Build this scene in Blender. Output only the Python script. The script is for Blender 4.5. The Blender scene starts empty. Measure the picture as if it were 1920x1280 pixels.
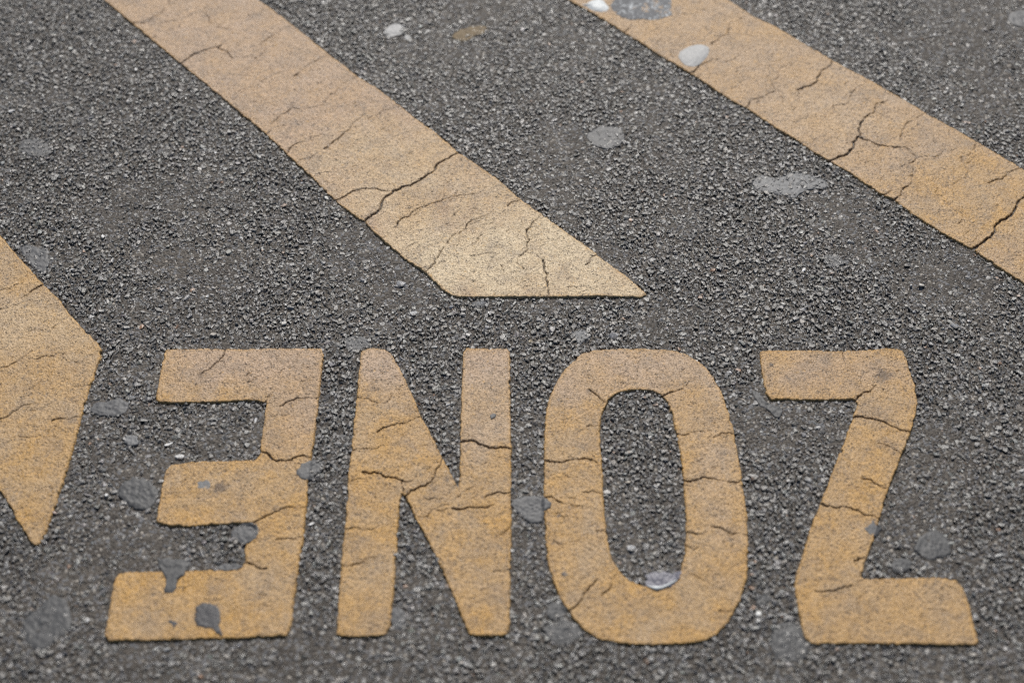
import bpy, math, random
import numpy as np
from mathutils import Vector

# ------------------------------------------------------------------ camera, sky, sun, exposure
sc = bpy.context.scene
C = sc.collection
CAM_H = 1.0                       # camera height over the road, metres
PITCH = math.radians(49.6)        # view direction below the horizontal
FPX = 2667.0                      # 50 mm lens on a 36 mm sensor, in 1920 px pixels
cam_d = bpy.data.cameras.new('camera')
cam = bpy.data.objects.new('camera', cam_d)
C.objects.link(cam)
cam.location = (0, 0, CAM_H)
cam.rotation_euler = (math.pi / 2 - PITCH, 0, 0)
cam_d.sensor_width = 36
cam_d.lens = 50
cam_d.clip_start = 0.05
cam_d.clip_end = 500
cam_d.dof.use_dof = True
cam_d.dof.focus_distance = 1.35
cam_d.dof.aperture_fstop = 3.0
sc.camera = cam

SUN_EL = math.radians(45)
SUN_AZ = math.radians(4)          # clockwise from +Y (the far side of the picture)
w = bpy.data.worlds.new('World')
sc.world = w
w.use_nodes = True
nt = w.node_tree
sky = nt.nodes.new('ShaderNodeTexSky')
sky.sky_type = 'NISHITA'
sky.sun_disc = False
sky.sun_elevation = SUN_EL
sky.sun_rotation = SUN_AZ
bg = nt.nodes['Background']
nt.links.new(sky.outputs[0], bg.inputs[0])
bg.inputs[1].default_value = 0.062
sd = bpy.data.lights.new('sun', 'SUN')
sd.energy = 4.9
sd.angle = math.radians(0.55)
sd.color = (1.0, 0.955, 0.89)
sun = bpy.data.objects.new('sun', sd)
C.objects.link(sun)
to_sun = Vector((math.sin(SUN_AZ) * math.cos(SUN_EL), math.cos(SUN_AZ) * math.cos(SUN_EL), math.sin(SUN_EL)))
sun.rotation_euler = to_sun.to_track_quat('Z', 'Y').to_euler()
sun.location = to_sun * 5
sc.view_settings.view_transform = 'Standard'
sc.view_settings.look = 'None'
sc.view_settings.exposure = 0.0
sc.view_settings.gamma = 1.0
sc.view_settings.use_curve_mapping = False
sc.render.engine = 'CYCLES'
sc.cycles.use_denoising = False
sc.cycles.max_bounces = 6
sc.cycles.filter_width = 1.1

rng = np.random.default_rng(11)
random.seed(5)

# ------------------------------------------------------------------ helpers
PAINT_T = 0.0021                  # thickness of the laid-down plastic paint

def ground(x, y, z=0.0):
    """point of the level z that the photograph shows at (x, y)"""
    x = np.asarray(x, float); y = np.asarray(y, float)
    u = (x - 960) / FPX; v = (640 - y) / FPX
    dx = u
    dy = math.cos(PITCH) + v * math.sin(PITCH)
    dz = -math.sin(PITCH) + v * math.cos(PITCH)
    t = (z - CAM_H) / dz
    return np.stack([dx * t, dy * t], -1)

def hash_grid(seed):
    return np.random.default_rng(seed).random((256, 256))
_H = {}
def vnoise(x, y, scale, seed=0):
    """smooth value noise 0..1, scale = size of one cell in metres"""
    if seed not in _H: _H[seed] = hash_grid(seed)
    h = _H[seed]
    X = x / scale + 1000.37; Y = y / scale + 1000.71
    xi = np.floor(X).astype(int); yi = np.floor(Y).astype(int)
    fx = X - xi; fy = Y - yi
    fx = fx * fx * (3 - 2 * fx); fy = fy * fy * (3 - 2 * fy)
    a = h[yi & 255, xi & 255]; b = h[yi & 255, (xi + 1) & 255]
    c = h[(yi + 1) & 255, xi & 255]; d = h[(yi + 1) & 255, (xi + 1) & 255]
    return (a * (1 - fx) + b * fx) * (1 - fy) + (c * (1 - fx) + d * fx) * fy

def poly_sdf(P, x, y):
    """signed distance, positive inside; P is a list of closed rings"""
    d2 = np.full(x.shape, 1e9); inside = np.zeros(x.shape, bool)
    for R in P:
        n = len(R)
        for i in range(n):
            ax, ay = R[i]; bx, by = R[(i + 1) % n]
            ex, ey = bx - ax, by - ay
            L = ex * ex + ey * ey + 1e-18
            t = np.clip(((x - ax) * ex + (y - ay) * ey) / L, 0, 1)
            qx = x - ax - t * ex; qy = y - ay - t * ey
            d2 = np.minimum(d2, qx * qx + qy * qy)
            c = ((ay > y) != (by > y))
            if ey != 0:
                inside ^= c & (x < ex * (y - ay) / ey + ax)
    d = np.sqrt(d2)
    return np.where(inside, d, -d)

def soften(R, r):
    """cut every corner of a ring by at most r"""
    out = []
    n = len(R)
    for i in range(n):
        p, a, b = R[i], R[i - 1], R[(i + 1) % n]
        for q in (a, b):
            L = math.hypot(*(q - p))
            k = min(0.25, r / max(L, 1e-9))
            out.append(p + (q - p) * k)
    return np.array(out)

def mesh_np(name, verts, faces, mat, attrs=None, smooth=True):
    """verts (n,3); faces (m,k) all of one size"""
    me = bpy.data.meshes.new(name)
    n, m, k = len(verts), len(faces), faces.shape[1]
    me.vertices.add(n); me.vertices.foreach_set('co', np.ascontiguousarray(verts, np.float32).ravel())
    me.loops.add(m * k); me.loops.foreach_set('vertex_index', np.ascontiguousarray(faces, np.int32).ravel())
    me.polygons.add(m)
    me.polygons.foreach_set('loop_start', np.arange(m, dtype=np.int32) * k)
    me.polygons.foreach_set('use_smooth', np.full(m, smooth, bool))
    for a, v in (attrs or {}).items():
        if v.ndim == 1:
            at = me.attributes.new(a, 'FLOAT', 'POINT'); at.data.foreach_set('value', v.astype(np.float32))
        else:
            at = me.attributes.new(a, 'FLOAT_COLOR', 'POINT')
            at.data.foreach_set('color', np.concatenate([v, np.ones((n, 1))], 1).astype(np.float32).ravel())
    me.update(calc_edges=True)
    me.materials.append(mat)
    return me

def link(name, me, parent=None, label=None, cat=None, group=None, kind=None):
    o = bpy.data.objects.new(name, me); C.objects.link(o)
    if parent is not None: o.parent = parent
    if label: o['label'] = label
    if cat: o['category'] = cat
    if group: o['group'] = group
    if kind: o['kind'] = kind
    return o

class N:
    """small node-tree writer"""
    def __init__(s, name):
        s.m = bpy.data.materials.new(name); s.m.use_nodes = True
        s.t = s.m.node_tree; s.b = s.t.nodes['Principled BSDF']
        s.co = s.t.nodes.new('ShaderNodeTexCoord').outputs['Object']
    def put(s, sock, v):
        if isinstance(v, bpy.types.NodeSocket): s.t.links.new(v, sock)
        elif isinstance(v, (tuple, list)) and len(v) == 3 and sock.type == 'RGBA': sock.default_value = (*v, 1)
        else: sock.default_value = v
    def noise(s, scale, detail=3, rough=0.6, dist=0.0, col=False, lac=2.0):
        n = s.t.nodes.new('ShaderNodeTexNoise'); s.put(n.inputs['Vector'], s.co)
        n.inputs['Scale'].default_value = scale; n.inputs['Detail'].default_value = detail
        n.inputs['Roughness'].default_value = rough; n.inputs['Distortion'].default_value = dist
        return n.outputs['Color' if col else 'Fac']
    def vor(s, scale, out='Distance', feature='F1'):
        n = s.t.nodes.new('ShaderNodeTexVoronoi'); s.put(n.inputs['Vector'], s.co)
        n.feature = feature; n.inputs['Scale'].default_value = scale
        return n.outputs[out]
    def attr(s, name, out='Fac'):
        n = s.t.nodes.new('ShaderNodeAttribute'); n.attribute_name = name
        return n.outputs[out]
    def ramp(s, f, a, b, lo=0.0, hi=1.0):
        n = s.t.nodes.new('ShaderNodeMapRange'); n.clamp = True
        s.put(n.inputs[0], f)
        for i, v in enumerate((a, b, lo, hi)): n.inputs[i + 1].default_value = v
        return n.outputs[0]
    def math(s, op, a, b=0.0):
        n = s.t.nodes.new('ShaderNodeMath'); n.operation = op
        s.put(n.inputs[0], a); s.put(n.inputs[1], b); return n.outputs[0]
    def mix(s, f, a, b, mode='MIX'):
        n = s.t.nodes.new('ShaderNodeMix'); n.data_type = 'RGBA'; n.blend_type = mode
        s.put(n.inputs[0], f); s.put(n.inputs[6], a); s.put(n.inputs[7], b)
        return n.outputs[2]
    def bump(s, h, dist, strength=1.0, prev=None):
        n = s.t.nodes.new('ShaderNodeBump'); n.inputs['Distance'].default_value = dist
        n.inputs['Strength'].default_value = strength
        s.put(n.inputs['Height'], h)
        if prev is not None: s.put(n.inputs['Normal'], prev)
        return n.outputs[0]
    def out(s, col, rough, normal=None, spec=0.5, metal=0.0):
        s.put(s.b.inputs['Base Color'], col); s.put(s.b.inputs['Roughness'], rough)
        s.put(s.b.inputs['Specular IOR Level'], spec)
        if normal is not None: s.put(s.b.inputs['Normal'], normal)
        return s.m

# ------------------------------------------------------------------ materials
def mat_binder():
    n = N('asphalt_binder')
    big = n.noise(9, 3)
    c = n.mix(n.ramp(big, .35, .65), (0.064, 0.054, 0.044), (0.086, 0.073, 0.059))
    grain = n.noise(650, 3, .7)
    c = n.mix(n.ramp(grain, .35, .7), n.mix(1, c, (.42, .42, .44), 'MULTIPLY'), n.mix(1, c, (1.7, 1.7, 1.7), 'MULTIPLY'))
    v = n.vor(420, 'Color')
    sep = n.t.nodes.new('ShaderNodeSeparateColor'); n.put(sep.inputs[0], v)
    c = n.mix(n.ramp(sep.outputs[0], .80, .84), c, (0.15, 0.15, 0.155))
    c = n.mix(n.ramp(sep.outputs[1], .965, .975), c, (0.34, 0.31, 0.27))
    vd = n.vor(420)
    nb = n.bump(n.math('MULTIPLY', vd, -1.0), .0016, 0.9)
    nb = n.bump(grain, .0012, .9, nb)
    return n.out(c, n.ramp(grain, .3, .7, .75, .5), nb, .45)

def mat_stone():
    n = N('aggregate_stone')
    c = n.attr('tint', 'Color')
    g = n.noise(900, 3, .65)
    c = n.mix(n.ramp(g, .3, .75), n.mix(1, c, (.62, .62, .62), 'MULTIPLY'), n.mix(1, c, (1.35, 1.35, 1.35), 'MULTIPLY'))
    dust = n.noise(160, 3, .7)
    c = n.mix(n.ramp(dust, .40, .62, 0, .7), c, (0.082, 0.071, 0.059))
    nb = n.bump(g, .0007, .7)
    return n.out(c, n.ramp(dust, .3, .7, .27, .5), nb, .8)

def mat_paint(name):
    """worn thermoplastic: clean/orange/pink/bleached tones mixed by the marking's own wear map"""
    n = N(name)
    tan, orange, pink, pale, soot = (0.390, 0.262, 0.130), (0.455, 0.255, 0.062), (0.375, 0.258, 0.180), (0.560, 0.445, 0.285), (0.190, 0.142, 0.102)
    sep = n.t.nodes.new('ShaderNodeSeparateColor'); n.put(sep.inputs[0], n.attr('tone', 'Color'))
    c = n.mix(sep.outputs[0], tan, pink)
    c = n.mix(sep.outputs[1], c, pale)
    f1 = n.noise(24, 4, .65, .4)
    c = n.mix(n.math('MULTIPLY', n.ramp(f1, .34, .66), sep.outputs[2]), c, orange)
    f2 = n.noise(36, 4, .7, .6)
    c = n.mix(n.ramp(f2, .48, .72, 0, .55), c, soot)
    c = n.mix(n.math('MULTIPLY', n.attr('edge'), .5), c, orange)
    g = n.noise(680, 3, .6)
    c = n.mix(n.ramp(g, .50, .68, 0, .8), c, n.mix(1, c, (1.45, 1.47, 1.60), 'MULTIPLY'))
    c = n.mix(n.ramp(g, .47, .33, 0, .9), c, n.mix(1, c, (.42, .36, .29), 'MULTIPLY'))
    yel = n.noise(300, 2, .5)
    c = n.mix(n.ramp(yel, .64, .76, 0, .6), c, (.56, .32, .08))
    c = n.mix(n.attr('pit'), c, (0.060, 0.040, 0.028))
    c = n.mix(n.attr('stain'), c, (0.095, 0.062, 0.038))
    ck = n.attr('crack')
    c = n.mix(n.math('MULTIPLY', ck, .95), c, n.mix(n.ramp(ck, .35, .9), (0.095, 0.055, 0.028), (0.022, 0.015, 0.010)))
    nb = n.bump(g, .0014, 1.0)
    nb = n.bump(n.noise(240, 3, .6), .0013, .6, nb)
    return n.out(c, n.ramp(g, .35, .65, .50, .38), nb, .6)

def mat_gum(name, col, rough=.55, spec=.4, white=0.0, grit=.5):
    n = N(name)
    g = n.noise(420, 4, .7)
    c = n.mix(n.ramp(g, .3, .7), n.mix(1, col, (.72, .72, .72), 'MULTIPLY'), n.mix(1, col, (1.25, 1.25, 1.25), 'MULTIPLY'))
    m = n.noise(70, 3, .6)
    c = n.mix(n.ramp(m, .4, .7, 0, .4), c, n.mix(1, col, (.7, .72, .76), 'MULTIPLY'))
    dots = n.noise(520, 2, .6)
    c = n.mix(n.ramp(dots, .66, .72, 0, grit), c, (0.26, 0.25, 0.24))
    if white:
        st = n.noise(150, 4, .75, 1.5)
        c = n.mix(n.ramp(st, .52, .66, 0, white), c, (.72, .76, .78))
    nb = n.bump(g, .0007, .6)
    return n.out(c, rough, nb, spec)

M_BINDER = mat_binder()
M_STONE = mat_stone()
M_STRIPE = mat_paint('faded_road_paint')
M_LETTER = M_STRIPE
M_GUM = mat_gum('dark_grey_gum', (0.058, 0.059, 0.061))
M_GUM_MID = mat_gum('mid_grey_gum', (0.084, 0.085, 0.088))
M_GUM_PALE = mat_gum('pale_grey_gum', (0.135, 0.138, 0.142))
M_GUM_LIGHT = mat_gum('light_gum', (0.34, 0.34, 0.335), .6, .5, 0, .05)
M_GUM_WHITE = mat_gum('white_gum', (0.52, 0.55, 0.56), .5, .5, 0, 0)
M_SCRAPE = mat_gum('scraped_gum', (0.115, 0.118, 0.125), .7, .3, .8)
M_FILM = mat_gum('milky_film', (0.12, 0.12, 0.15), .45, .4, 0, .15)
M_TAR = mat_gum('black_tar', (0.035, 0.035, 0.040), .5, .4, 0, .15)
M_OCHRE = mat_gum('ochre_smear', (0.17, 0.125, 0.07), .7, .3, 0, .5)

# ------------------------------------------------------------------ marking outlines (photograph positions on the paint's top face)
STRIPE_A = [(-281,-400),(198,3),(316,101),(350,129),(396,166),(452,213),(497,250),(537,289),(578,326),(618,366),(640,386),(684,417),(704,437),(730,460),(758,484),(798,511),(821,534),(838,548),(855,556),(900,557),(950,556),(1030,556),(1100,555),(1204,556),(1213,550),(1180,522),(1137,490),(1100,461),(1056,430),(1020,404),(976,373),(929,332),(895,309),(862,287),(818,249),(780,222),(751,198),(707,165),(670,143),(640,119),(598,86),(560,56),(524,27),(480,-3),(-54,-400)]
STRIPE_B = [(425,-400),(1067,0),(1080,8),(1139,41),(1172,62),(1236,103),(1292,136),(1330,161),(1377,192),(1401,203),(1440,230),(1488,259),(1520,281),(1555,302),(1600,328),(1653,364),(1676,374),(1715,403),(1757,430),(1795,452),(1824,467),(1870,499),(1920,531),(2300,768),(2300,535),(1920,318),(1915,314),(1885,296),(1840,270),(1791,242),(1737,212),(1690,183),(1633,151),(1562,113),(1512,84),(1455,50),(1411,29),(1367,0),(669,-400)]
CHEV = [(-300,105),(0,440),(40,487),(81,532),(111,561),(131,588),(158,618),(182,641),(190,653),(188,672),(168,726),(151,783),(144,813),(132,855),(111,924),(84,998),(72,1021),(66,1021),(57,1015),(34,978),(17,944),(0,920),(-300,420)]
LET_E = [(312,654),(370,653),(427,654),(551,653),(601,652),(607,662),(601,715),(598,746),(588,833),(583,860),(578,897),(573,964),(568,1011),(561,1051),(553,1115),(546,1172),(537,1191),(450,1195),(336,1198),(218,1201),(202,1200),(195,1189),(202,1162),(208,1119),(215,1082),(225,1072),(255,1071),(302,1070),(353,1069),(447,1067),(455,1058),(460,1051),(459,1021),(470,1011),(482,998),(482,984),(464,979),(430,981),(356,986),(316,984),(292,978),(297,947),(302,917),(309,884),(318,871),(369,864),(437,863),(477,862),(486,855),(489,826),(494,793),(499,754),(477,750),(420,752),(356,754),(302,754),(292,749),(294,729),(302,692),(307,662)]
LET_N = [(677,658),(690,652),(721,653),(734,662),(754,699),(774,742),(789,778),(815,826),(830,858),(842,880),(855,907),(860,913),(862,887),(863,855),(863,800),(865,746),(868,660),(875,652),(915,653),(952,653),(957,662),(957,716),(957,783),(959,843),(958,917),(959,1001),(957,1085),(956,1169),(951,1190),(915,1191),(880,1190),(872,1172),(855,1129),(828,1065),(805,1018),(781,974),(761,933),(754,922),(749,944),(746,984),(741,1065),(736,1129),(732,1172),(722,1190),(680,1192),(640,1193),(631,1186),(633,1150),(640,1038),(647,984),(653,884),(658,850),(664,783),(670,726),(675,672)]
LET_O = [(1120,655),(1093,661),(1076,674),(1060,690),(1047,708),(1037,729),(1030,744),(1024,766),(1021,810),(1020,860),(1020,951),(1023,1001),(1027,1051),(1039,1095),(1053,1125),(1070,1151),(1092,1177),(1120,1196),(1161,1205),(1218,1208),(1280,1205),(1320,1201),(1347,1186),(1367,1162),(1387,1125),(1400,1085),(1404,1018),(1401,968),(1396,927),(1391,894),(1385,858),(1375,800),(1364,766),(1350,726),(1330,695),(1307,675),(1283,662),(1257,655),(1190,653)]
HOLE_O = [(1177,731),(1200,730),(1224,732),(1241,740),(1255,759),(1268,810),(1277,860),(1282,900),(1287,984),(1284,1038),(1278,1066),(1268,1088),(1245,1100),(1204,1098),(1177,1086),(1161,1069),(1147,1045),(1137,1001),(1132,934),(1128,855),(1125,816),(1128,779),(1138,752),(1154,737)]
LET_Z = [(1425,657),(1468,656),(1582,657),(1630,655),(1683,653),(1695,658),(1707,695),(1717,722),(1721,750),(1720,765),(1713,793),(1705,816),(1690,855),(1666,917),(1649,974),(1639,1008),(1623,1051),(1616,1078),(1620,1083),(1717,1082),(1794,1082),(1804,1095),(1817,1129),(1827,1172),(1836,1203),(1829,1209),(1784,1208),(1649,1206),(1522,1206),(1508,1193),(1498,1146),(1490,1098),(1495,1068),(1512,1018),(1522,981),(1542,934),(1559,890),(1572,856),(1586,820),(1601,779),(1608,756),(1602,748),(1515,749),(1445,747),(1436,736),(1429,699)]

# cracks: (width in photo pixels, points)
CR = {
'A': [(1.6,[(242,45),(269,44),(286,32),(302,27),(316,7),(314,-8)]),(0.9,[(286,72),(292,60),(299,54)]),
 (1.1,[(296,44),(322,39),(349,32),(376,23),(386,13),(403,2),(408,-10)]),(1.1,[(385,23),(393,44),(417,54),(450,60),(470,54),(504,40),(531,39)]),
 (2.3,[(336,123),(363,101),(393,91),(408,89)]),(1.4,[(408,89),(423,79)]),(1.4,[(408,89),(430,104),(437,109),(477,104)]),(.8,[(437,109),(420,124),(400,148)]),
 (1.1,[(477,110),(490,104),(500,89),(524,84)]),(1.3,[(487,84),(511,67),(527,55),(551,50)]),(1.1,[(396,165),(417,151),(423,141)]),
 (1.2,[(447,171),(484,160),(517,138),(540,132)]),(1.6,[(551,143),(571,128),(618,104)]),(1.4,[(507,232),(524,215),(544,203),(571,202),(605,197),(625,175),(640,160),(670,143)]),
 (1.1,[(497,252),(524,237),(535,232)]),(2.0,[(534,291),(554,270),(578,265)]),(1.2,[(578,265),(586,249)]),(1.7,[(608,279),(640,255),(653,245),(660,232),(687,212)]),
 (1.3,[(690,222),(717,207),(751,198)]),(3.0,[(680,420),(714,390),(737,358),(768,348),(795,333),(818,309),(842,297),(865,286)]),(1.9,[(625,377),(640,371),(660,359),(694,354),(737,358)]),
 (.9,[(835,369),(831,353),(818,346)]),(1.4,[(741,428),(768,405),(798,386),(815,380),(848,368),(882,364),(909,356)]),(1.4,[(860,438),(872,428),(895,410),(925,393)]),
 (1.3,[(952,386),(962,378),(978,373)]),(1.4,[(989,430),(999,416),(1013,401)]),(1.5,[(988,430),(993,450),(989,463),(972,484),(969,494),(983,504)]),
 (1.7,[(798,509),(815,494),(828,470),(842,447),(855,437)]),(1.0,[(761,482),(781,465),(790,458)]),(2.4,[(1018,487),(1020,507),(1025,527),(1028,558)]),(.9,[(1018,487),(1006,477),(989,474)]),
 (1.5,[(1098,496),(1110,479),(1120,477)]),(.9,[(939,497),(942,517)]),(.8,[(926,521),(932,537),(929,556)]),(.8,[(942,437),(935,453),(930,470)]),
 (.8,[(880,420),(905,412),(930,420)]),(.8,[(560,300),(600,285),(615,290)]),(.9,[(700,300),(715,285),(722,262)]),(.8,[(455,205),(475,190),(490,195)]),(.8,[(590,330),(612,322),(640,325)]),
 (1.2,[(120,-70),(160,-95),(210,-90),(260,-120)]),(1.5,[(30,-140),(80,-170),(110,-220)])],
'B': [(1.1,[(1280,25),(1303,27),(1337,15)]),(1.5,[(1334,84),(1347,72),(1367,64),(1372,42),(1391,35),(1411,28)]),(2.0,[(1288,138),(1317,121),(1330,116),(1347,111)]),
 (1.1,[(1351,116),(1374,119)]),(1.1,[(1357,118),(1391,99),(1408,91),(1418,84)]),(1.6,[(1308,148),(1312,138)]),
 (1.5,[(1399,205),(1406,191),(1421,185),(1441,175),(1453,171),(1451,151),(1461,133),(1475,124)]),(2.3,[(1493,168),(1532,154),(1542,131),(1564,112)]),(1.1,[(1495,168),(1498,191)]),
 (1.4,[(1562,198),(1589,195),(1597,175),(1619,160),(1625,148)]),(1.0,[(1562,198),(1562,212),(1545,220),(1508,223)]),
 (3.2,[(1552,306),(1582,292),(1599,279),(1613,255),(1614,230)]),(2.2,[(1614,230),(1629,215),(1643,195),(1666,188)]),(.9,[(1614,230),(1589,218),(1570,216)]),
 (2.0,[(1613,258),(1636,267),(1663,274),(1697,275),(1710,289),(1720,296),(1750,294),(1764,289)]),(1.4,[(1720,296),(1703,309),(1686,316)]),
 (1.8,[(1678,377),(1703,349),(1712,329),(1712,316)]),(1.6,[(1654,366),(1673,354)]),(1.4,[(1688,262),(1697,239),(1717,223),(1739,210)]),
 (1.2,[(1830,270),(1817,291),(1801,297),(1811,312),(1814,329),(1804,336),(1787,346)]),(1.7,[(1854,343),(1878,336),(1895,322),(1917,312)]),
 (3.4,[(1820,469),(1834,459),(1858,445),(1866,430),(1875,415),(1891,406),(1908,386),(1920,370),(1945,345)]),(1.9,[(1170,64),(1186,47)]),
 (1.1,[(1230,84),(1236,77),(1242,69),(1239,61)]),(.8,[(1500,225),(1490,240),(1470,246)]),(.8,[(1640,330),(1655,318),(1650,305)]),(1.0,[(1420,196),(1436,182)]),
 (.8,[(1740,330),(1760,322),(1755,305)]),(.8,[(1150,28),(1170,18)]),(1.4,[(1000,-60),(1040,-80),(1060,-120)])],
'C': [(2.3,[(83,532),(64,541),(50,553),(37,559)]),(1.4,[(-20,549),(0,544),(20,541),(34,531)]),(1.4,[(-30,592),(0,579),(24,571),(50,564),(67,559)]),(1.0,[(54,621),(81,605),(97,598)]),
 (1.2,[(97,616),(114,605),(121,598)]),(1.3,[(64,674),(87,667),(101,667),(114,660),(128,679),(165,682)]),(1.6,[(-30,702),(0,690),(27,680),(44,670),(62,658)]),(1.3,[(170,722),(134,724)]),
 (1.2,[(47,732),(67,722),(94,705)]),(1.9,[(-30,800),(0,784),(20,776),(37,763),(57,758)]),(1.0,[(57,769),(84,762),(111,736)]),(1.6,[(97,788),(128,786),(153,781)]),
 (1.0,[(34,816),(74,815),(104,818)]),(.9,[(0,870),(20,860)]),(.8,[(0,614),(20,600),(44,596)]),(.8,[(10,830),(30,815),(60,800)])],
'E': [(1.7,[(423,651),(413,672),(393,692),(376,702)]),(1.1,[(467,699),(464,719),(460,739)]),(1.5,[(495,755),(514,732)]),(1.6,[(524,761),(544,751),(571,746),(600,743)]),
 (2.8,[(484,845),(500,848),(517,863),(537,863),(558,855),(586,858)]),(2.0,[(466,982),(497,968),(514,959),(541,949),(576,949)]),(1.5,[(517,1011),(551,1010),(570,1005)]),
 (2.0,[(458,1054),(480,1063),(500,1065)]),(1.1,[(400,1125),(427,1119)]),(1.0,[(531,1092),(560,1090)]),(.8,[(520,700),(540,690),(560,694)]),(.8,[(330,905),(350,898),(372,902)])],
'N': [(1.2,[(668,744),(690,747),(707,756),(724,756),(747,736),(761,716)]),(1.8,[(707,810),(721,801),(744,793),(768,788),(791,781)]),(1.2,[(656,845),(694,841),(721,833)]),
 (3.1,[(861,828),(889,826),(909,836),(929,841),(942,839),(962,845)]),(1.2,[(651,904),(687,899)]),(2.5,[(680,884),(714,887),(737,895),(754,900)]),(1.5,[(754,900),(774,900)]),
 (1.6,[(754,900),(756,924)]),(2.1,[(759,931),(784,914),(798,910),(815,894),(826,870)]),(1.4,[(826,870),(828,850),(815,835)]),(2.0,[(909,932),(932,922),(960,922)]),
 (1.4,[(784,968),(801,968),(815,954),(848,951)]),(2.1,[(848,952),(889,951),(926,946)]),(1.0,[(858,931),(875,917),(895,904)]),(1.3,[(939,1001),(959,985)]),
 (1.2,[(645,991),(680,994),(714,988)]),(1.5,[(638,1058),(657,1060),(687,1045),(707,1046)]),(1.2,[(926,1070),(959,1068)]),(.8,[(800,880),(812,868),(830,864)]),(.8,[(690,925),(705,935)])],
'O': [(1.9,[(1104,729),(1117,739),(1134,754)]),(1.6,[(1239,743),(1261,734),(1280,729),(1292,715)]),(1.3,[(1100,798),(1126,798)]),(2.1,[(1018,862),(1043,865),(1057,865),(1083,860),(1104,860),(1120,868)]),
 (1.5,[(1093,922),(1110,919),(1131,926)]),(1.6,[(1021,932),(1036,931),(1057,944),(1077,949),(1093,949)]),(1.4,[(1117,994),(1137,999)]),(2.1,[(1066,1149),(1090,1125),(1100,1109),(1120,1085)]),
 (1.3,[(1127,1119),(1144,1099),(1159,1068)]),(1.4,[(1268,812),(1307,808),(1334,806)]),(1.5,[(1337,820),(1354,811),(1378,813)]),(2.0,[(1279,899),(1317,894),(1340,897),(1367,902),(1393,899)]),
 (1.5,[(1285,999),(1314,1001),(1330,994)]),(1.6,[(1334,986),(1357,991),(1381,999),(1406,1003)]),(1.1,[(1290,1072),(1310,1082),(1330,1095)]),(1.3,[(1347,1144),(1381,1146)]),
 (.8,[(1060,890),(1080,895),(1100,892)]),(1.0,[(1036,1012),(1060,1020),(1085,1012)]),(1.2,[(1284,1020),(1300,1030),(1315,1025)])],
'Z': [(1.4,[(1582,653),(1584,679)]),(1.9,[(1604,750),(1619,736),(1633,731),(1643,722)]),(2.6,[(1598,783),(1629,784),(1653,789),(1680,801),(1708,811)]),(1.6,[(1646,830),(1670,838),(1693,853)]),
 (1.6,[(1616,897),(1633,899),(1649,910),(1668,915)]),(2.3,[(1536,941),(1565,951),(1592,951),(1616,961),(1650,972)]),(1.9,[(1529,1107),(1565,1107),(1582,1100),(1602,1097),(1614,1088)]),
 (1.9,[(1602,1051),(1621,1045)]),(.9,[(1522,984),(1545,994)]),(.8,[(1640,1090),(1660,1100)])],
}
STAINS = {  # rubbed-in brown dirt: centre, radii in photo px, strength
'E': [(413,914,13,11,.8),(376,702,5,4,.5)], 'Z': [(1660,702,15,11,.75),(1446,683,4,3,1.0),(1650,712,10,7,.5)],
'B': [(1616,257,6,4,.9),(1424,116,4,2,.6),(1387,153,3,2,.6)], 'A': [(283,40,12,8,.35)],
'O': [(1049,966,4,3,.9),(1105,732,6,4,.6),(1370,990,12,9,.3)], 'N': [(838,899,3,2,.9),(763,921,3,2,.9)], 'C': [(160,640,9,4,.2)],
}
# tone map per marking: base (pink-grey, pale, orange amounts) and local patches (px centre, radii, values)
TONE = {
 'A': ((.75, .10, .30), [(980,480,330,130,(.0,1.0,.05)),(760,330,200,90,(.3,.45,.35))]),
 'B': ((.45, .10, .45), [(1830,380,160,110,(.1,.05,.85)),(1560,220,120,80,(.5,.25,.4))]),
 'C': ((.05, .05, .75), [(60,600,160,60,(.1,.30,.3)),(60,930,120,120,(0,0,.85))]),
 'E': ((.08, .02, 1.0), [(470,680,240,60,(.85,.15,.2)),(560,780,60,90,(.6,.1,.4))]),
 'N': ((.08, .02, .95), [(820,680,240,80,(.9,.20,.10)),(900,780,120,70,(.5,.2,.3))]),
 'O': ((.08, .03, .95), [(1190,690,240,70,(.8,.20,.15)),(1340,860,60,140,(.4,.15,.4))]),
 'Z': ((.10, .00, .85), [(1560,700,200,60,(.5,.05,.5)),(1680,1150,160,60,(.1,0,.65))]),
}
MARKS = [
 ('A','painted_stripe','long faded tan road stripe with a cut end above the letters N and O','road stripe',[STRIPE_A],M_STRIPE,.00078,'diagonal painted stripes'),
 ('B','painted_stripe','cracked tan road stripe carrying the light gum, reaching the right picture edge','road stripe',[STRIPE_B],M_STRIPE,.00082,'diagonal painted stripes'),
 ('C','painted_arrowhead','broad pointed tan marking narrowing to a tip beside the letter E','road marking',[CHEV],M_LETTER,.00070,None),
 ('E','letter_e','faded orange tan letter E painted upside down with grey spots on it','letter',[LET_E],M_LETTER,.00062,'painted word on the road'),
 ('N','letter_n','faded orange tan letter N painted between the E and the O','letter',[LET_N],M_LETTER,.00062,'painted word on the road'),
 ('O','letter_o','faded orange tan letter O with bare asphalt in its middle','letter',[LET_O,HOLE_O],M_LETTER,.00062,'painted word on the road'),
 ('Z','letter_z','faded orange tan letter Z with slanted stroke, beside the letter O','letter',[LET_Z],M_LETTER,.00062,'painted word on the road'),
]
PX = 1 / 2031.0                    # one photo pixel in metres near the picture centre

RINGS = {}
for key, *_r in MARKS:
    rings = _r[3]
    RINGS[key] = [soften(ground(*np.array(R, float).T, PAINT_T), .0010) for R in rings]

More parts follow.
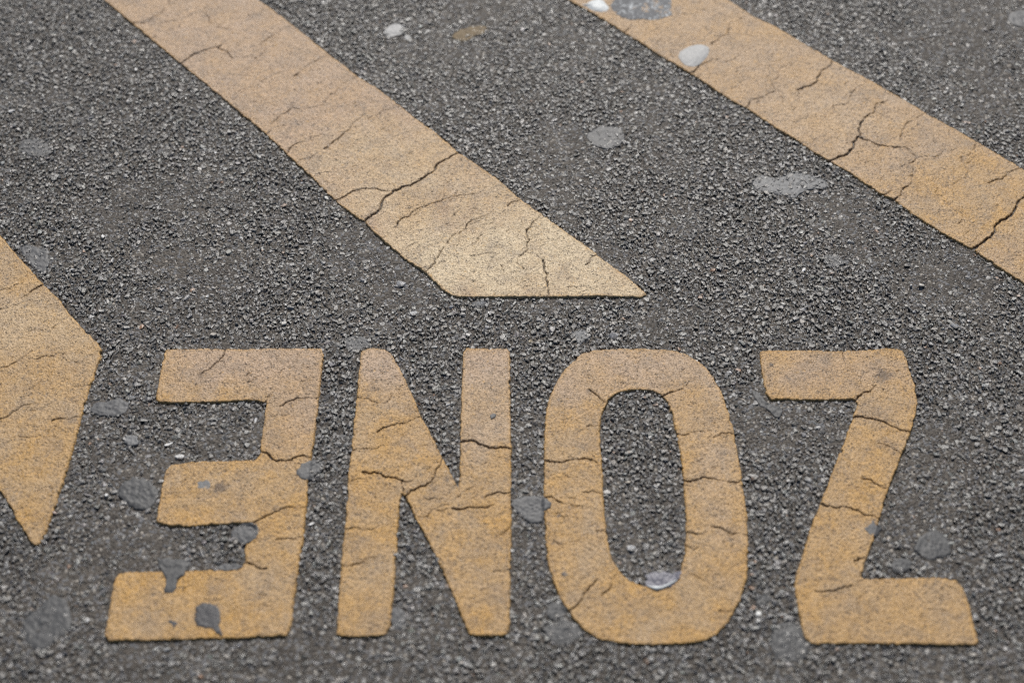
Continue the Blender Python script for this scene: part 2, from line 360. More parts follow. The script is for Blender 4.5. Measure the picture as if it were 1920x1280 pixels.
def jag(P, seed, amp=.16):
    """midpoint-displace a polyline into a natural crack"""
    r = np.random.default_rng(seed)
    P = [np.array(p, float) for p in P]
    for it in range(4):
        Q = [P[0]]
        for a, b in zip(P[:-1], P[1:]):
            d = b - a; L = np.hypot(*d)
            if L > .0016:
                nrm = np.array([-d[1], d[0]])
                Q.append((a + b) / 2 + nrm * r.uniform(-amp, amp) + d * r.uniform(-.08, .08))
            Q.append(b)
        P = Q
    return np.array(P)

def marking(key, name, label, cat, _rings, mat, s, group):
    rings = RINGS[key]
    A = np.concatenate(rings)
    if key in 'ABC':   # nothing laid beyond what a step to the side could see
        pass
    x0, y0 = A.min(0) - .003; x1, y1 = A.max(0) + .003
    xs = np.arange(x0, x1, s); ys = np.arange(y0, y1, s)
    far = max(1, len(ys))
    if key in 'AB':    # rows get wider with distance from the viewer
        ys = [y0]
        while ys[-1] < y1: ys.append(ys[-1] + s * max(.85, min(2.6, .85 + max(0, ys[-1] - 1.0) * 1.6 + (max(0, ys[-1] - 1.45) * 6))))
        ys = np.array(ys)
        xlo, xhi = -.78, .86
        core = np.arange(max(x0, xlo), min(x1, xhi), s)
        left = np.arange(x0, xlo, s * 5) if x0 < xlo else np.empty(0)
        right = np.arange(xhi, x1, s * 5) if x1 > xhi else np.empty(0)
        xs = np.concatenate([left, core, right])
    X, Y = np.meshgrid(xs, ys)
    # coarse pre-mask to keep the distance test cheap
    sd = np.full(X.shape, -1.0)
    step = 6
    cs = poly_sdf(rings, X[::step, ::step], Y[::step, ::step])
    big = np.repeat(np.repeat(cs, step, 0), step, 1)[:X.shape[0], :X.shape[1]]
    m = big > -.02
    sd[m] = poly_sdf(rings, X[m], Y[m])
    rough = (vnoise(X, Y, .0036, 3) - .5) * .0011 + (vnoise(X, Y, .0014, 4) - .5) * .0008 + (vnoise(X, Y, .011, 5) - .5) * .0004 - np.clip(vnoise(X, Y, .0085, 15) - .84, 0, 1) * .009
    sde = sd + rough
    # cracks
    crack = np.zeros(X.shape)
    def carve(P, wdt, fade=True):
        n = len(P) - 1
        for i in range(n):
            a, b = P[i], P[i + 1]
            t = i / max(1, n)
            wl = wdt * (1.0 - .45 * abs(2 * t - 1) if not fade else 1.0 - .5 * t) * (0.6 + 1.0 * vnoise(a[0:1], a[1:2], .004, 16)[0])
            R = wl / 2 + s * 1.3
            i0 = np.searchsorted(xs, min(a[0], b[0]) - R); i1 = np.searchsorted(xs, max(a[0], b[0]) + R)
            j0 = np.searchsorted(ys, min(a[1], b[1]) - R); j1 = np.searchsorted(ys, max(a[1], b[1]) + R)
            if i1 <= i0 or j1 <= j0: continue
            xx = X[j0:j1, i0:i1]; yy = Y[j0:j1, i0:i1]
            e = b - a; L = e @ e + 1e-18
            tt = np.clip(((xx - a[0]) * e[0] + (yy - a[1]) * e[1]) / L, 0, 1)
            d = np.hypot(xx - a[0] - tt * e[0], yy - a[1] - tt * e[1])
            k = np.clip((wl / 2 + s * .55 - d) / (s * .75), 0, 1) * min(1, (wl / (s * 1.25)) ** .9)
            crack[j0:j1, i0:i1] = np.maximum(crack[j0:j1, i0:i1], k)
    sid = ord(key) * 100
    for i, (wpx, pts) in enumerate(CR[key]):
        G = ground(*np.array(pts, float).T, PAINT_T)
        carve(jag(G, sid + i), wpx * PX * (.70 + .09 * wpx) * (1.12 if key in 'AB' else .9))
    # unrecorded hairlines: short, branching, in the same lie as the big ones
    inside = np.argwhere(sd > .002)
    nh = int(len(inside) * s * s * (2600 if key in 'AB' else 1500))
    for i in range(nh):
        j = inside[rng.integers(len(inside))]
        p = np.array([X[j[0], j[1]], Y[j[0], j[1]]])
        if key in 'AC' or key == 'B': ang = math.radians(rng.normal(48, 26))
        else: ang = math.radians(rng.normal(12, 24))
        L = rng.uniform(.005, .020)
        q = p + L * np.array([math.cos(ang), math.sin(ang)])
        if poly_sdf(rings, np.array([q[0]]), np.array([q[1]]))[0] < .001: continue
        carve(jag([p, (p + q) / 2 + rng.normal(0, .0008, 2), q], sid + 500 + i, .15), rng.uniform(.12, .34) * (.00135 if key in 'AB' else .001))
    t = np.clip((sde + .0006) / .0011, 0, 1)
    prof = t * t * (3 - 2 * t)
    und = (vnoise(X, Y, .022, 6) - .5) * .0007 + (vnoise(X, Y, .0065, 7) - .5) * .00045 + (vnoise(X, Y, .0028, 8) - .5) * .00028
    rnd = rng.random(X.shape)
    pitn = vnoise(X, Y, .0017, 9) * .6 + rnd * .55
    edgepit = (sd > .0006) & (sd < .004) & (rng.random(X.shape) < .028)
    pit = np.clip((pitn - .80) / .16, 0, 1)
    pit = np.maximum(pit, edgepit * .95)
    pit[sde < .0004] *= .3
    Z = -.0022 + (PAINT_T + .0022 + und) * prof
    Z -= (.0026 * crack) * prof + pit * .0006 * prof
    Z += (rng.random(X.shape) - .5) * .00040 * prof
    edge = np.clip(1 - (sde - .0002) / .0034, 0, 1) * (.5 + vnoise(X, Y, .012, 21))
    stain = np.zeros(X.shape)
    for cx, cy, rx, ry, k in STAINS.get(key, []):
        c = ground(cx, cy, PAINT_T); e = ground(cx + rx, cy, PAINT_T); f = ground(cx, cy - ry, PAINT_T)
        r = np.hypot((X - c[0]) / (e[0] - c[0]), (Y - c[1]) / (f[1] - c[1])) + (vnoise(X, Y, .0024, 31) - .5) * 1.0
        stain = np.maximum(stain, k * np.clip((1.2 - r) * 1.6, 0, 1))
    base, patches = TONE[key]
    tone = np.ones(X.shape + (3,)) * np.array(base)
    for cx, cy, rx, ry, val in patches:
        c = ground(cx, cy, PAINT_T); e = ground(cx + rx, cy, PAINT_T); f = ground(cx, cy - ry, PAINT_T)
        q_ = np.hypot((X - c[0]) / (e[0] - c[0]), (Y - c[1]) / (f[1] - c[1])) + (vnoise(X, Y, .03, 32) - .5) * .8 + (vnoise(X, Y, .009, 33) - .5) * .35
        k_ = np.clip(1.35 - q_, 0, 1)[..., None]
        tone = tone * (1 - k_) + np.array(val) * k_
    keep = sde > -.0013
    # verts / quads
    idx = -np.ones(X.shape, int)
    q = keep[:-1, :-1] & keep[1:, :-1] & keep[:-1, 1:] & keep[1:, 1:]
    use = np.zeros(X.shape, bool)
    use[:-1, :-1] |= q; use[1:, :-1] |= q; use[:-1, 1:] |= q; use[1:, 1:] |= q
    idx[use] = np.arange(use.sum())
    F = np.stack([idx[:-1, :-1][q], idx[:-1, 1:][q], idx[1:, 1:][q], idx[1:, :-1][q]], -1)
    o0 = A.mean(0)
    V = np.stack([X[use], Y[use], Z[use]], -1)
    me = mesh_np(name, V, F, mat, {'crack': np.clip(crack[use] * 1.1, 0, 1), 'pit': pit[use] * .85, 'edge': np.clip(edge[use], 0, 1), 'stain': stain[use], 'tone': tone[use]})
    o = link(name, me, None, label, cat, group)
    return len(F)

tot = 0
for mk in MARKS:
    k = marking(*mk); tot += k * 2
    print('mark', mk[0], k)
print('paint tris', tot)

# global marking distance raster, used for stones, road relief and gum height
GX0, GX1, GY0, GY1, GS = -.95, .95, .36, 1.75, .0012
gxs = np.arange(GX0, GX1, GS); gys = np.arange(GY0, GY1, GS)
GXX, GYY = np.meshgrid(gxs, gys)
SD = np.full(GXX.shape, -.05)
for key in RINGS:
    R = RINGS[key]; A = np.concatenate(R)
    a, b = A.min(0) - .02, A.max(0) + .02
    i0, i1 = np.searchsorted(gxs, [a[0], b[0]]); j0, j1 = np.searchsorted(gys, [a[1], b[1]])
    SD[j0:j1, i0:i1] = np.maximum(SD[j0:j1, i0:i1], poly_sdf(R, GXX[j0:j1, i0:i1], GYY[j0:j1, i0:i1]))
def sd_at(x, y):
    i = np.clip(((x - GX0) / GS).round().astype(int), 0, len(gxs) - 1)
    j = np.clip(((y - GY0) / GS).round().astype(int), 0, len(gys) - 1)
    return SD[j, i]

# ------------------------------------------------------------------ gum, tar and smears (outlines in photo px)
def zs(ox, oy, k, pts): return [(ox + x / k, oy + y / k) for x, y in pts]
Q = 2.977
GUMS = [
 ('chewing_gum','round dark grey gum spot between the pointed marking and the letter E','gum spot',M_GUM,.0022,zs(0,850,Q,[(655,215),(670,175),(710,140),(770,128),(830,145),(870,180),(885,220),(870,265),(835,298),(780,312),(730,290),(685,260)])),
 ('chewing_gum','grey gum spot pressed between the letters N and O','gum spot',M_GUM_MID,.0022,zs(860,840,6.4,[(640,630),(720,575),(880,560),(1000,572),(1070,610),(1125,680),(1050,750),(1030,800),(1010,860),(880,882),(790,840),(720,780),(650,700)])),
 ('chewing_gum','grey gum smear dripping into the top of the E foot bar','gum spot',M_GUM,.0016,zs(180,1000,6.4,[(750,290),(850,275),(1000,290),(1115,330),(1100,400),(1060,490),(985,560),(970,620),(940,700),(880,735),(810,700),(830,640),(835,570),(800,490),(760,400),(735,340)])),
 ('tar_spot','black ragged tar spot on the foot bar of the letter E','tar spot',M_TAR,.0008,zs(180,1000,6.4,[(1190,930),(1210,870),(1270,830),(1340,818),(1410,850),(1450,880),(1485,940),(1492,1030),(1475,1090),(1515,1215),(1450,1195),(1400,1160),(1300,1135),(1215,1110),(1180,1040)])),
 ('tar_spot','tiny dark tar chip left of the ragged spot on the E','tar spot',M_TAR,.0007,zs(180,1000,6.4,[(865,1050),(900,1035),(975,1055),(965,1100),(940,1135),(900,1090)])),
 ('chewing_gum','large worn dark gum patch on asphalt, low in the left corner','gum spot',M_GUM,.0012,zs(0,850,Q,[(125,940),(160,890),(210,850),(290,785),(350,800),(385,840),(400,930),(370,990),(320,1040),(220,1092),(150,1060),(130,1000)])),
 ('chewing_gum','grey gum patch touching the upper edge of the pointed marking','gum spot',M_GUM_MID,.0016,zs(0,430,Q,[(105,95),(150,80),(215,95),(272,105),(270,160),(275,190),(240,237),(190,215),(150,175),(120,130)])),
 ('chewing_gum','oval grey gum patch left of the top bar of the E','gum spot',M_GUM_MID,.0016,zs(0,430,Q,[(498,995),(530,960),(600,955),(660,935),(705,955),(712,985),(690,1020),(640,1036),(560,1034),(515,1020)])),
 ('chewing_gum','small pale gum blob between the top and middle bars of E','gum spot',M_GUM_PALE,.0014,zs(0,430,Q,[(690,1175),(700,1150),(740,1142),(772,1160),(765,1190),(720,1205)])),
 ('chewing_gum','long pale grey gum smear below the cracked right stripe','gum spot',M_GUM_PALE,.0012,zs(1280,0,Q,[(385,1020),(430,975),(530,985),(620,955),(700,965),(770,985),(815,1020),(795,1048),(700,1055),(620,1100),(560,1085),(440,1062)])),
 ('chewing_gum','pale grey gum fleck on asphalt near the top of the long stripe','gum spot',M_GUM_LIGHT,.0014,zs(640,0,Q,[(235,182),(255,150),(300,122),(350,145),(345,180),(300,195),(265,203)])),
 ('chewing_gum','tiny pale gum crumb right beside the pale fleck','gum spot',M_GUM_LIGHT,.0010,zs(640,0,Q,[(350,200),(372,190),(390,208),(375,220),(358,214)])),
 ('chewing_gum','smooth light grey gum disc stuck on the right stripe','gum spot',M_GUM_LIGHT,.0026,zs(1080,0,6.4,[(1228,655),(1260,610),(1340,565),(1430,540),(1510,536),(1595,570),(1602,625),(1580,680),(1520,750),(1430,806),(1350,803),(1290,775),(1240,715)])),
 ('chewing_gum','bright white gum blob on the stripe at the top picture edge','gum spot',M_GUM_WHITE,.0034,zs(1080,0,6.4,[(60,62),(130,45),(175,15),(240,-5),(320,0),(360,45),(400,95),(385,125),(330,150),(230,142),(160,110),(110,78)])),
 ('chewing_gum','scraped grey gum patch with white streaks at the top edge','gum spot',M_SCRAPE,.0008,zs(1080,0,6.4,[(405,80),(440,20),(500,-30),(800,-60),(1120,-40),(1150,60),(1200,160),(1110,205),(960,247),(800,235),(640,242),(540,212),(470,160)])),
 ('plastic_film','milky plastic film caught at the bottom of the O opening','plastic film',M_FILM,.0012,zs(1140,1000,6.4,[(450,490),(520,455),(620,442),(740,455),(860,440),(880,490),(835,560),(800,610),(700,655),(620,685),(540,665),(470,640),(440,590),(465,540)])),
 ('chewing_gum','grey gum smudge on the outer side of the E spine','gum spot',M_GUM_MID,.0012,zs(0,850,Q,[(1655,100),(1680,60),(1740,35),(1795,25),(1800,80),(1760,110),(1735,140),(1680,145)])),
 ('chewing_gum','grey gum clump in the lower inner corner of E','gum spot',M_GUM_MID,.0014,zs(0,850,Q,[(1288,440),(1320,400),(1370,388),(1430,395),(1447,440),(1425,478),(1365,500),(1315,478)])),
 ('chewing_gum','small blue grey gum fleck on the middle bar of E','gum spot',M_GUM_PALE,.0006,zs(0,850,Q,[(1095,175),(1120,150),(1150,143),(1178,175),(1145,205),(1115,195)])),
 ('chewing_gum','flat grey gum strip lying along the E foot bar','gum spot',M_GUM_MID,.0012,zs(0,850,Q,[(1218,625),(1255,604),(1340,612),(1345,640),(1290,650),(1228,648)])),
 ('chewing_gum','grey gum patch on asphalt above the letter O','gum spot',M_GUM_PALE,.0016,zs(960,560,6.4,[(740,400),(800,365),(870,355),(925,410),(935,460),(880,480),(830,535),(785,520),(762,460)])),
 ('chewing_gum','small dark gum lump at the lower outer curve of O','gum spot',M_GUM,.0014,zs(640,850,Q,[(1150,880),(1165,830),(1215,822),(1258,868),(1235,905),(1190,925),(1158,905)])),
 ('chewing_gum','flat dark gum patch under the lower curve of O','gum spot',M_GUM,.0012,zs(640,850,Q,[(1125,965),(1180,945),(1235,915),(1300,940),(1345,985),(1310,1035),(1240,1062),(1170,1040)])),
 ('chewing_gum','dark gum patch at the lower corner of the letter Z','gum spot',M_GUM,.0018,zs(1280,850,Q,[(490,1065),(500,1000),(520,955),(590,928),(655,950),(680,1020),(705,1070),(695,1130),(640,1150),(580,1165),(515,1125)])),
 ('chewing_gum','dark gum patch on asphalt right of the Z stroke','gum spot',M_GUM,.0012,zs(1280,850,Q,[(1298,525),(1325,460),(1370,430),(1410,418),(1470,460),(1500,500),(1488,560),(1430,575),(1380,590),(1330,560)])),
 ('chewing_gum','small dark gum patch in the angle of the letter Z','gum spot',M_GUM,.0012,zs(1280,850,Q,[(1165,615),(1190,590),(1235,575),(1282,600),(1262,648),(1210,660),(1178,645)])),
 ('chewing_gum','ragged grey gum flake on the side of the Z stroke','gum spot',M_GUM_MID,.0007,zs(1280,850,Q,[(1015,415),(1045,400),(1060,372),(1085,398),(1115,405),(1095,440),(1070,462),(1030,440)])),
 ('chewing_gum','dark gum crumb between the lower ends of O and Z','gum spot',M_GUM,.0014,zs(1280,850,Q,[(410,815),(440,780),(478,785),(492,812),(465,840),(425,842)])),
 ('chewing_gum','faint grey gum trace on asphalt between the two stripes','gum spot',M_GUM_MID,.0009,zs(640,0,Q,[(1370,745),(1420,710),(1480,698),(1560,712),(1585,770),(1540,810),(1470,825),(1400,795)])),
 ('ochre_smear','faint yellow ochre smear on asphalt between the stripes, high up','paint smear',M_OCHRE,.0007,zs(640,0,Q,[(615,195),(660,165),(720,145),(805,142),(800,175),(745,195),(700,222),(645,220)])),
 ('chewing_gum','tiny round grey gum dot on the right stem of N','gum spot',M_GUM_MID,.0010,zs(640,430,Q,[(828,1045),(835,1032),(852,1028),(862,1040),(855,1053),(838,1055)])),
 ('tar_spot','tiny black tar dot on the lower side of O','tar spot',M_TAR,.0010,zs(640,850,Q,[(1225,668),(1240,655),(1262,660),(1268,680),(1248,688),(1232,682)])),
 ('chewing_gum','low grey gum patch on asphalt under the cracked stripe end','gum spot',M_GUM_MID,.0012,zs(1280,430,Q,[(785,150),(830,135),(890,155),(905,190),(860,200),(815,205)])),
 ('chewing_gum','bluish grey gum patch at the upper right picture corner','gum spot',M_GUM_MID,.0014,zs(1280,0,Q,[(1815,100),(1840,65),(1900,50),(1960,60),(1965,130),(1900,145),(1840,130)])),
 ('chewing_gum','faint worn gum patch on asphalt left of the long stripe','gum spot',M_GUM_MID,.0009,zs(0,0,Q,[(95,810),(140,770),(210,765),(270,800),(280,850),(210,870),(130,850)])),
 ('chewing_gum','worn grey gum patch on asphalt between E and N tops','gum spot',M_GUM_MID,.0012,zs(640,460,6.4,[(50,1100),(140,1070),(250,1085),(330,1140),(345,1200),(260,1225),(200,1270),(90,1260),(40,1190)])),
 ('chewing_gum','narrow dark gum streak under the top bar of Z','gum spot',M_GUM,.0013,zs(1280,430,Q,[(388,895),(420,900),(470,958),(555,990),(560,1020),(525,1042),(470,1000),(420,960)])),
 ('chewing_gum','dark grey gum patch against the foot of the left N stem','gum spot',M_GUM_MID,.0012,zs(640,850,Q,[(283,860),(310,850),(345,870),(360,910),(350,955),(310,975),(280,950)])),
]
GUM_G = []
for g in GUMS:
    P = np.array(g[5], float)
    c = P.mean(0)
    onpaint = sd_at(*ground(c[0], c[1], PAINT_T)[:, None])[0] > 0
    W = ground(P[:, 0], P[:, 1], PAINT_T if onpaint else .002)
    GUM_G.append((g, W))

def spline(P, per=5):
    """closed Catmull-Rom through the outline points"""
    out = []; n = len(P)
    for i in range(n):
        p0, p1, p2, p3 = P[i - 1], P[i], P[(i + 1) % n], P[(i + 2) % n]
        for k in range(per):
            t = k / per
            out.append(.5 * ((2 * p1) + (-p0 + p2) * t + (2 * p0 - 5 * p1 + 4 * p2 - p3) * t * t + (-p0 + 3 * p1 - 3 * p2 + p3) * t ** 3))
    return np.array(out)

def surf_h(x, y):
    s = sd_at(x, y)
    return .0005 + (PAINT_T - .0005) * np.clip((s + .0022) / .0026, 0, 1)

def gum(name, label, cat, mat, th, W, seed):
    r = np.random.default_rng(seed)
    R = spline(W, 6)
    c = R.mean(0)
    nrm = R - c; L = np.hypot(*nrm.T)[:, None]
    R = R + nrm / L * ((vnoise(R[:, 0], R[:, 1], .0022, 41) - .5) * (.0022 if mat not in (M_GUM_LIGHT, M_GUM_WHITE) else .0006) + (vnoise(R[:, 0], R[:, 1], .0009, 44) - .5) * (.0014 if mat not in (M_GUM_LIGHT, M_GUM_WHITE) else .0002))[:, None]
    lev = np.concatenate([[0], np.linspace(.06, .9, 20), [.94, .97, 1.0, 1.03]])
    n = len(R)
    V = []
    for l in lev[1:]:
        p = c + (R - c) * l
        x, y = p.T
        h = ((1 - l ** 2.2) * 1.5 if mat in (M_GUM_LIGHT, M_GUM_WHITE) else 1 - max(0, (l - .72) / .28) ** 2.2) if l <= 1 else 0
        road_k = np.clip(-sd_at(x, y) / .002, 0, 1)
        z = surf_h(x, y) + th * max(h, 0) * (.5 - .2 * road_k) + (vnoise(x, y, .0045, 42) - .5) * (.0002 + .0004 * road_k) + (vnoise(x, y, .0020, 43) - .5) * (.0002 + .0004 * road_k)
        if l >= 1: z = z - (.0010 if l == 1 else .0028)
        V.append(np.stack([x, y, z], -1))
    V = np.concatenate([V[k] for k in range(len(V))] + [np.array([[c[0], c[1], surf_h(c[:1], c[1:])[0] + th * .72]])])
    F = []
    m = len(lev) - 1
    i = np.arange(n); j = (i + 1) % n
    for k in range(m - 1):
        F.append(np.stack([k * n + i, (k + 1) * n + i, (k + 1) * n + j, k * n + j], -1))
    ctr = len(V) - 1
    F.append(np.stack([np.full(n, ctr), i, j, j], -1))
    F = np.concatenate(F)
    me = bpy.data.meshes.new(name)
    me.from_pydata(V.tolist(), [], [tuple(dict.fromkeys(f)) for f in F.tolist()])
    me.polygons.foreach_set('use_smooth', [True] * len(me.polygons))
    me.materials.append(mat)
    return link(name, me, None, label, cat, 'flattened spots stuck to road and paint')
for k, (g, W) in enumerate(GUM_G):
    o = gum(g[0], g[1], g[2], g[3], g[4], W, k)
    if g[0] == 'plastic_film':      # its crumpled white lower rim
        edge = ground(*np.array([(1213,1098),(1222,1101),(1231,1103),(1240,1102),(1250,1098),(1259,1093),(1268,1088)], float).T, PAINT_T)
        vs, fs = [], []
        for i, (x, y) in enumerate(edge):
            rr = (.0005, .0008, .0017, .0010, .0009, .0008, .0005)[i]
            for q in range(8):
                a = q * math.pi / 4
                vs.append((x, y + rr * math.cos(a) * 1.3, PAINT_T + .0006 + rr * math.sin(a)))
        for i in range(len(edge) - 1):
            for q in range(8): fs.append((i * 8 + q, i * 8 + (q + 1) % 8, i * 8 + 8 + (q + 1) % 8, i * 8 + 8 + q))
        fs += [tuple(range(8)), tuple(range(len(vs) - 8, len(vs)))]
        me = bpy.data.meshes.new('crumpled_rim'); me.from_pydata(vs, [], fs)
        me.polygons.foreach_set('use_smooth', [True] * len(fs)); me.materials.append(M_GUM_WHITE)
        link('crumpled_rim', me, o, 'shiny white crumpled rim')

# ------------------------------------------------------------------ road sheet: fine relief in view, widening rows to the horizon
def lines(a, b, s, out):
    core = list(np.arange(a, b + s, s))
    lo, hi = [], []
    d = s
    x = core[0]
    while x > -out: d *= 1.35; x -= d; lo.append(x)
    d = s; x = core[-1]
    while x < out: d *= 1.35; x += d; hi.append(x)
    return np.array(lo[::-1] + core + hi)
rx = lines(-.72, .72, .0026, 150); ry = lines(.42, 1.52, .0026, 150)
X, Y = np.meshgrid(rx, ry)
core = (np.abs(X) < .76) & (Y > .38) & (Y < 1.56)
Z = (vnoise(X, Y, .012, 11) - .5) * .0012 + (vnoise(X, Y, .005, 12) - .5) * .0014 + (vnoise(X, Y, .0028, 13) - .5) * .0009
Z = np.where(core, Z, 0) - .0002
s_ = np.where(core, sd_at(X, Y), -1)
Z -= np.clip((s_ + .003) / .003, 0, 1) * .0002       # the seam beside the paint stays a little lower
n0, n1 = X.shape
idx = np.arange(n0 * n1).reshape(n0, n1)
F = np.stack([idx[:-1, :-1], idx[:-1, 1:], idx[1:, 1:], idx[1:, :-1]], -1).reshape(-1, 4)
road = link('road', mesh_np('road', np.stack([X, Y, Z], -1).reshape(-1, 3), F, M_BINDER), kind='structure')
print('road tris', len(F) * 2)

# ------------------------------------------------------------------ aggregate: chipped stones
import bmesh
def chip(seed, npts, flat):
    r = np.random.default_rng(seed)
    bm = bmesh.new()
    el = r.uniform(.62, 1.0)
    for _ in range(npts):
        v = r.normal(size=3); v /= np.linalg.norm(v)
        v *= r.uniform(.86, 1.0)
        bm.verts.new((v[0], v[1] * el, min(v[2], .42 + r.uniform(-.10, .06)) * flat))
    res = bmesh.ops.convex_hull(bm, input=bm.verts)
    bmesh.ops.delete(bm, geom=[e for e in res['geom_interior'] if isinstance(e, bmesh.types.BMVert)], context='VERTS')
    bmesh.ops.triangulate(bm, faces=bm.faces)
    bmesh.ops.recalc_face_normals(bm, faces=bm.faces)
    bm.faces.ensure_lookup_table()
    down = [f for f in bm.faces if f.normal.z < -.55]
    bmesh.ops.delete(bm, geom=down, context='FACES_ONLY')
    bmesh.ops.delete(bm, geom=[v for v in bm.verts if not v.link_faces], context='VERTS')
    bm.verts.index_update()
    V = np.array([v.co[:] for v in bm.verts]); F = np.array([[v.index for v in f.verts] for f in bm.faces])
    bm.free()
    return V, F
PROT = {'l': [chip(100 + i, 15, .62) for i in range(28)], 'm': [chip(200 + i, 11, .6) for i in range(28)], 's': [chip(300 + i, 8, .65) for i in range(20)]}

def in_view(x, y, m):
    hw = .36 * (y * math.cos(PITCH) + math.sin(PITCH) * CAM_H)
    return (np.abs(x) < hw + m) & (y > .505 - m * .7) & (y < 1.385 + m)
def scatter(sp, m):
    xs = np.arange(-.95, .95, sp); ys = np.arange(.38, 1.7, sp * .87)
    X, Y = np.meshgrid(xs, ys)
    X = X + (np.arange(len(ys)) % 2)[:, None] * sp / 2
    X = X + rng.uniform(-.42, .42, X.shape) * sp; Y = Y + rng.uniform(-.42, .42, X.shape) * sp
    X, Y = X.ravel(), Y.ravel()
    k = in_view(X, Y, m)
    return X[k], Y[k]
def gum_clear(x, y, r):
    ok = np.ones(x.shape, bool)
    for g, W in GUM_G:
        a, b = W.min(0) - .004, W.max(0) + .004
        k = np.flatnonzero((x > a[0]) & (x < b[0]) & (y > a[1]) & (y < b[1]))
        if not len(k): continue
        faint = any(q in g[1] for q in ('faint', 'worn')); p_in = .8 if faint else (.5 if any(q in g[1] for q in ('patch', 'smear', 'large', 'scraped')) else .10)
        ok[k] &= (poly_sdf([W], x[k], y[k]) < .0006 + rng.exponential(.0032 if p_in > .1 else .0016, len(k))) | (rng.random(len(k)) < p_in)
    return ok
def tints(n, r):
    base = np.array([.074, .074, .073])[None] * rng.lognormal(0, .50, (n, 1))
    base = base * (1 + rng.normal(0, .035, (n, 3)))
    u = rng.random(n)
    k = u < .10; base[k] = np.array([.135, .136, .14]) * rng.uniform(.8, 1.35, (k.sum(), 1))
    k = (u > .10) & (u < .16); base[k] = np.array([.13, .112, .095]) * rng.uniform(.7, 1.3, (k.sum(), 1))
    k = (u > .16) & (u < .178); base[k] = np.array([.27, .262, .25]) * rng.uniform(.8, 1.3, (k.sum(), 1))
    k = (u > .178) & (u < .182); base[k] = np.array([.30, .17, .10])
    k = u > .9975; base[k] = .70  # sparse sun glints painted in as near-white stones
    k = (u > .182) & (u < .30); base[k] = np.array([.045, .046, .050]) * rng.uniform(.8, 1.3, (k.sum(), 1))
    return base

S = {k: [] for k in ('x', 'y', 'r', 'cls')}
for cls, sp, r0, r1, m in (('l', .0086, .0024, .0042, .16), ('m', .0052, .0015, .0028, .10), ('s', .0028, .0007, .0014, .015)):
    x, y = scatter(sp, m)
    r = rng.uniform(0, 1, len(x)) ** 1.6 * (r1 - r0) + r0
    dusty = vnoise(x, y, .09, 51) * .6 + vnoise(x, y, .035, 52) * .4
    k = (sd_at(x, y) < -r * .25) & gum_clear(x, y, r)
    if cls == 's': k &= rng.random(len(x)) > .12
    else: k &= rng.random(len(x)) > np.clip((dusty - .5) * 1.8, 0, .55)
    S['x'].append(x[k]); S['y'].append(y[k]); S['r'].append(r[k]); S['cls'].append(np.full(k.sum(), cls))
S = {k: np.concatenate(v) for k, v in S.items()}
n = len(S['x']); print('stones', n)
tint = tints(n, S['r'])
for g, W in GUM_G:      # stones that stick out of a smear are coated by it
    k = np.flatnonzero((S['x'] > W[:, 0].min()) & (S['x'] < W[:, 0].max()) & (S['y'] > W[:, 1].min()) & (S['y'] < W[:, 1].max()))
    if len(k):
        k = k[poly_sdf([W], S['x'][k], S['y'][k]) > -.0005]
        col = np.array([.26, .19, .10]) if 'ochre' in g[1] else (np.array([.15, .15, .154]) if 'pale' in g[1] else np.array([.10, .10, .102]))
        tint[k] = tint[k] * .35 + col * .65
ang = rng.uniform(0, 2 * math.pi, n)
tx = rng.normal(0, .12, n); ty = rng.normal(0, .12, n)
elong = rng.uniform(.8, 1.3, n)
dusty = vnoise(S['x'], S['y'], .09, 51) * .6 + vnoise(S['x'], S['y'], .035, 52) * .4
top = np.where(S['cls'] == 's', rng.uniform(.0003, .0013, n), rng.uniform(.0005, .0016, n)) - np.clip((dusty - .48) * .0030, -.0003, .0009)
hz = .26 * S['r']
zc = top - hz
pid = rng.integers(0, 1000, n)

def build(ids):
    Vs, Fs, Ts = [], [], []
    off = 0
    for cls in 'lms':
        for p, (PV, PF) in enumerate(PROT[cls]):
            k = ids[(S['cls'][ids] == cls) & (pid[ids] % len(PROT[cls]) == p)]
            if not len(k): continue
            V = PV[None] * (S['r'][k])[:, None, None]
            V = V * np.stack([elong[k], 1 / elong[k], np.ones(len(k))], -1)[:, None, :]
            ca, sa = np.cos(ang[k])[:, None], np.sin(ang[k])[:, None]
            x, y, z = V[..., 0], V[..., 1], V[..., 2]
            z = z + x * tx[k][:, None] + y * ty[k][:, None]
            X = x * ca - y * sa; Y = x * sa + y * ca
            V = np.stack([X + S['x'][k][:, None], Y + S['y'][k][:, None], z + zc[k][:, None]], -1)
            nv = PV.shape[0]
            Vs.append(V.reshape(-1, 3)); Ts.append(np.repeat(tint[k], nv, 0))
            Fs.append((PF[None] + (np.arange(len(k)) * nv)[:, None, None] + off).reshape(-1, 3))
            off += len(k) * nv
    return np.concatenate(Vs), np.concatenate(Fs), np.concatenate(Ts)

# the largest stones in view become parts of the road, one object each
big = np.flatnonzero((S['cls'] == 'l') & in_view(S['x'], S['y'], -.012))
size = S['r'][big] / (S['y'][big] * math.cos(PITCH) + math.sin(PITCH))
big = big[np.argsort(-size)[:262]]
rest = np.setdiff1d(np.arange(n), big)
V, F, T = build(rest)
print('aggregate tris', len(F))
link('aggregate', mesh_np('aggregate', V, F, M_STONE, {'tint': T}, smooth=False), road, kind='stuff')
for i in big:
    V, F, T = build(np.array([i]))
    c = np.array([S['x'][i], S['y'][i], zc[i]])
    o = link('stone', mesh_np('stone', V - c, F, M_STONE, {'tint': T}, smooth=False), road)
    o.location = c

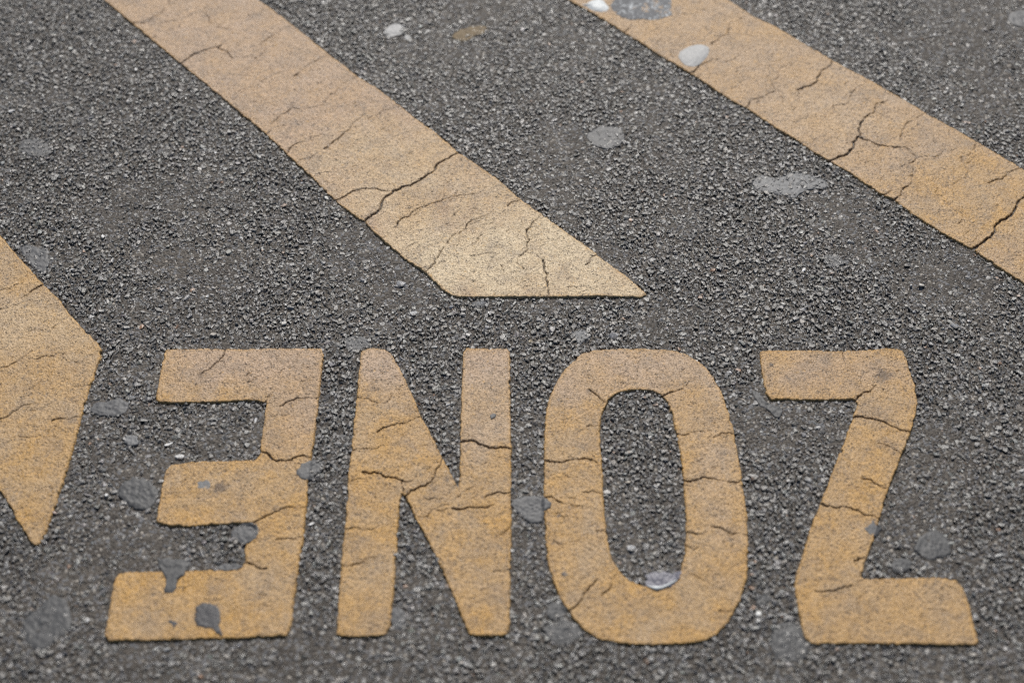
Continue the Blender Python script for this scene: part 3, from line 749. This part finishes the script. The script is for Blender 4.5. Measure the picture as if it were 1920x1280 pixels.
# stones one can single out in the photograph: px, py, width, height (px), colour
NAMED = [(898,569,27,11,(.20,.205,.215)),(775,586,18,10,(.19,.20,.22)),(751,531,20,10,(.21,.22,.24)),(1152,629,24,13,(.15,.155,.175)),(1154,640,18,7,(.26,.26,.25)),
 (1728,533,13,7,(.50,.48,.44)),(1560,512,8,5,(.42,.32,.26)),(1695,521,6,5,(.62,.62,.60)),(400,626,13,7,(.55,.50,.44)),(192,442,7,8,(.60,.60,.60)),(198,927,9,7,(.60,.61,.62)),
 (101,961,10,7,(.30,.20,.17)),(312,1216,12,8,(.42,.42,.42)),(1423,1149,13,11,(.75,.75,.73)),(1423,1162,11,7,(.62,.62,.60)),(1824,1226,15,9,(.22,.20,.17)),(1661,1223,14,14,(.09,.09,.095)),
 (865,1241,10,7,(.48,.44,.40)),(1177,902,9,6,(.42,.36,.29)),(1184,1026,18,14,(.14,.15,.17)),(1709,535,6,5,(.4,.4,.4)),(1848,722,15,10,(.13,.14,.15)),(1791,610,20,10,(.11,.12,.14)),
 (1595,453,15,9,(.14,.15,.16)),(245,744,22,10,(.12,.125,.135)),(275,746,20,11,(.10,.105,.115)),(336,855,20,9,(.42,.42,.42)),(890,1210,14,8,(.13,.13,.14)),(1851,720,10,7,(.3,.3,.29)),(1127,617,6,5,(.5,.47,.42)),
 (996,639,12,8,(.26,.21,.13)),(1380,1143,7,6,(.2,.2,.2)),(120,1225,14,9,(.12,.12,.13)),(650,905,10,8,(.16,.165,.18))]
for j, (px, py, wpx, hpx, col) in enumerate(NAMED):
    c = ground(px, py, .002)
    if sd_at(c[:1], c[1:])[0] > -.001: continue
    rx_ = (ground(px + wpx / 2, py, .002) - c)[0] ; ry_ = (ground(px, py - hpx / 2, .002) - c)[1]
    PV, PF = chip(900 + j, 16, .8)
    PV = PV / np.abs(PV).max(0)
    V = PV * np.array([rx_, ry_, .0021]); V[:, 2] += V[:, 1] * rng.normal(0, .15) + V[:, 0] * rng.normal(0, .1)
    me = mesh_np('stone', V, PF, M_STONE, {'tint': np.repeat(np.array([col]), len(V), 0)}, smooth=False)
    o = link('stone', me, road); o.location = (c[0], c[1], .0008)
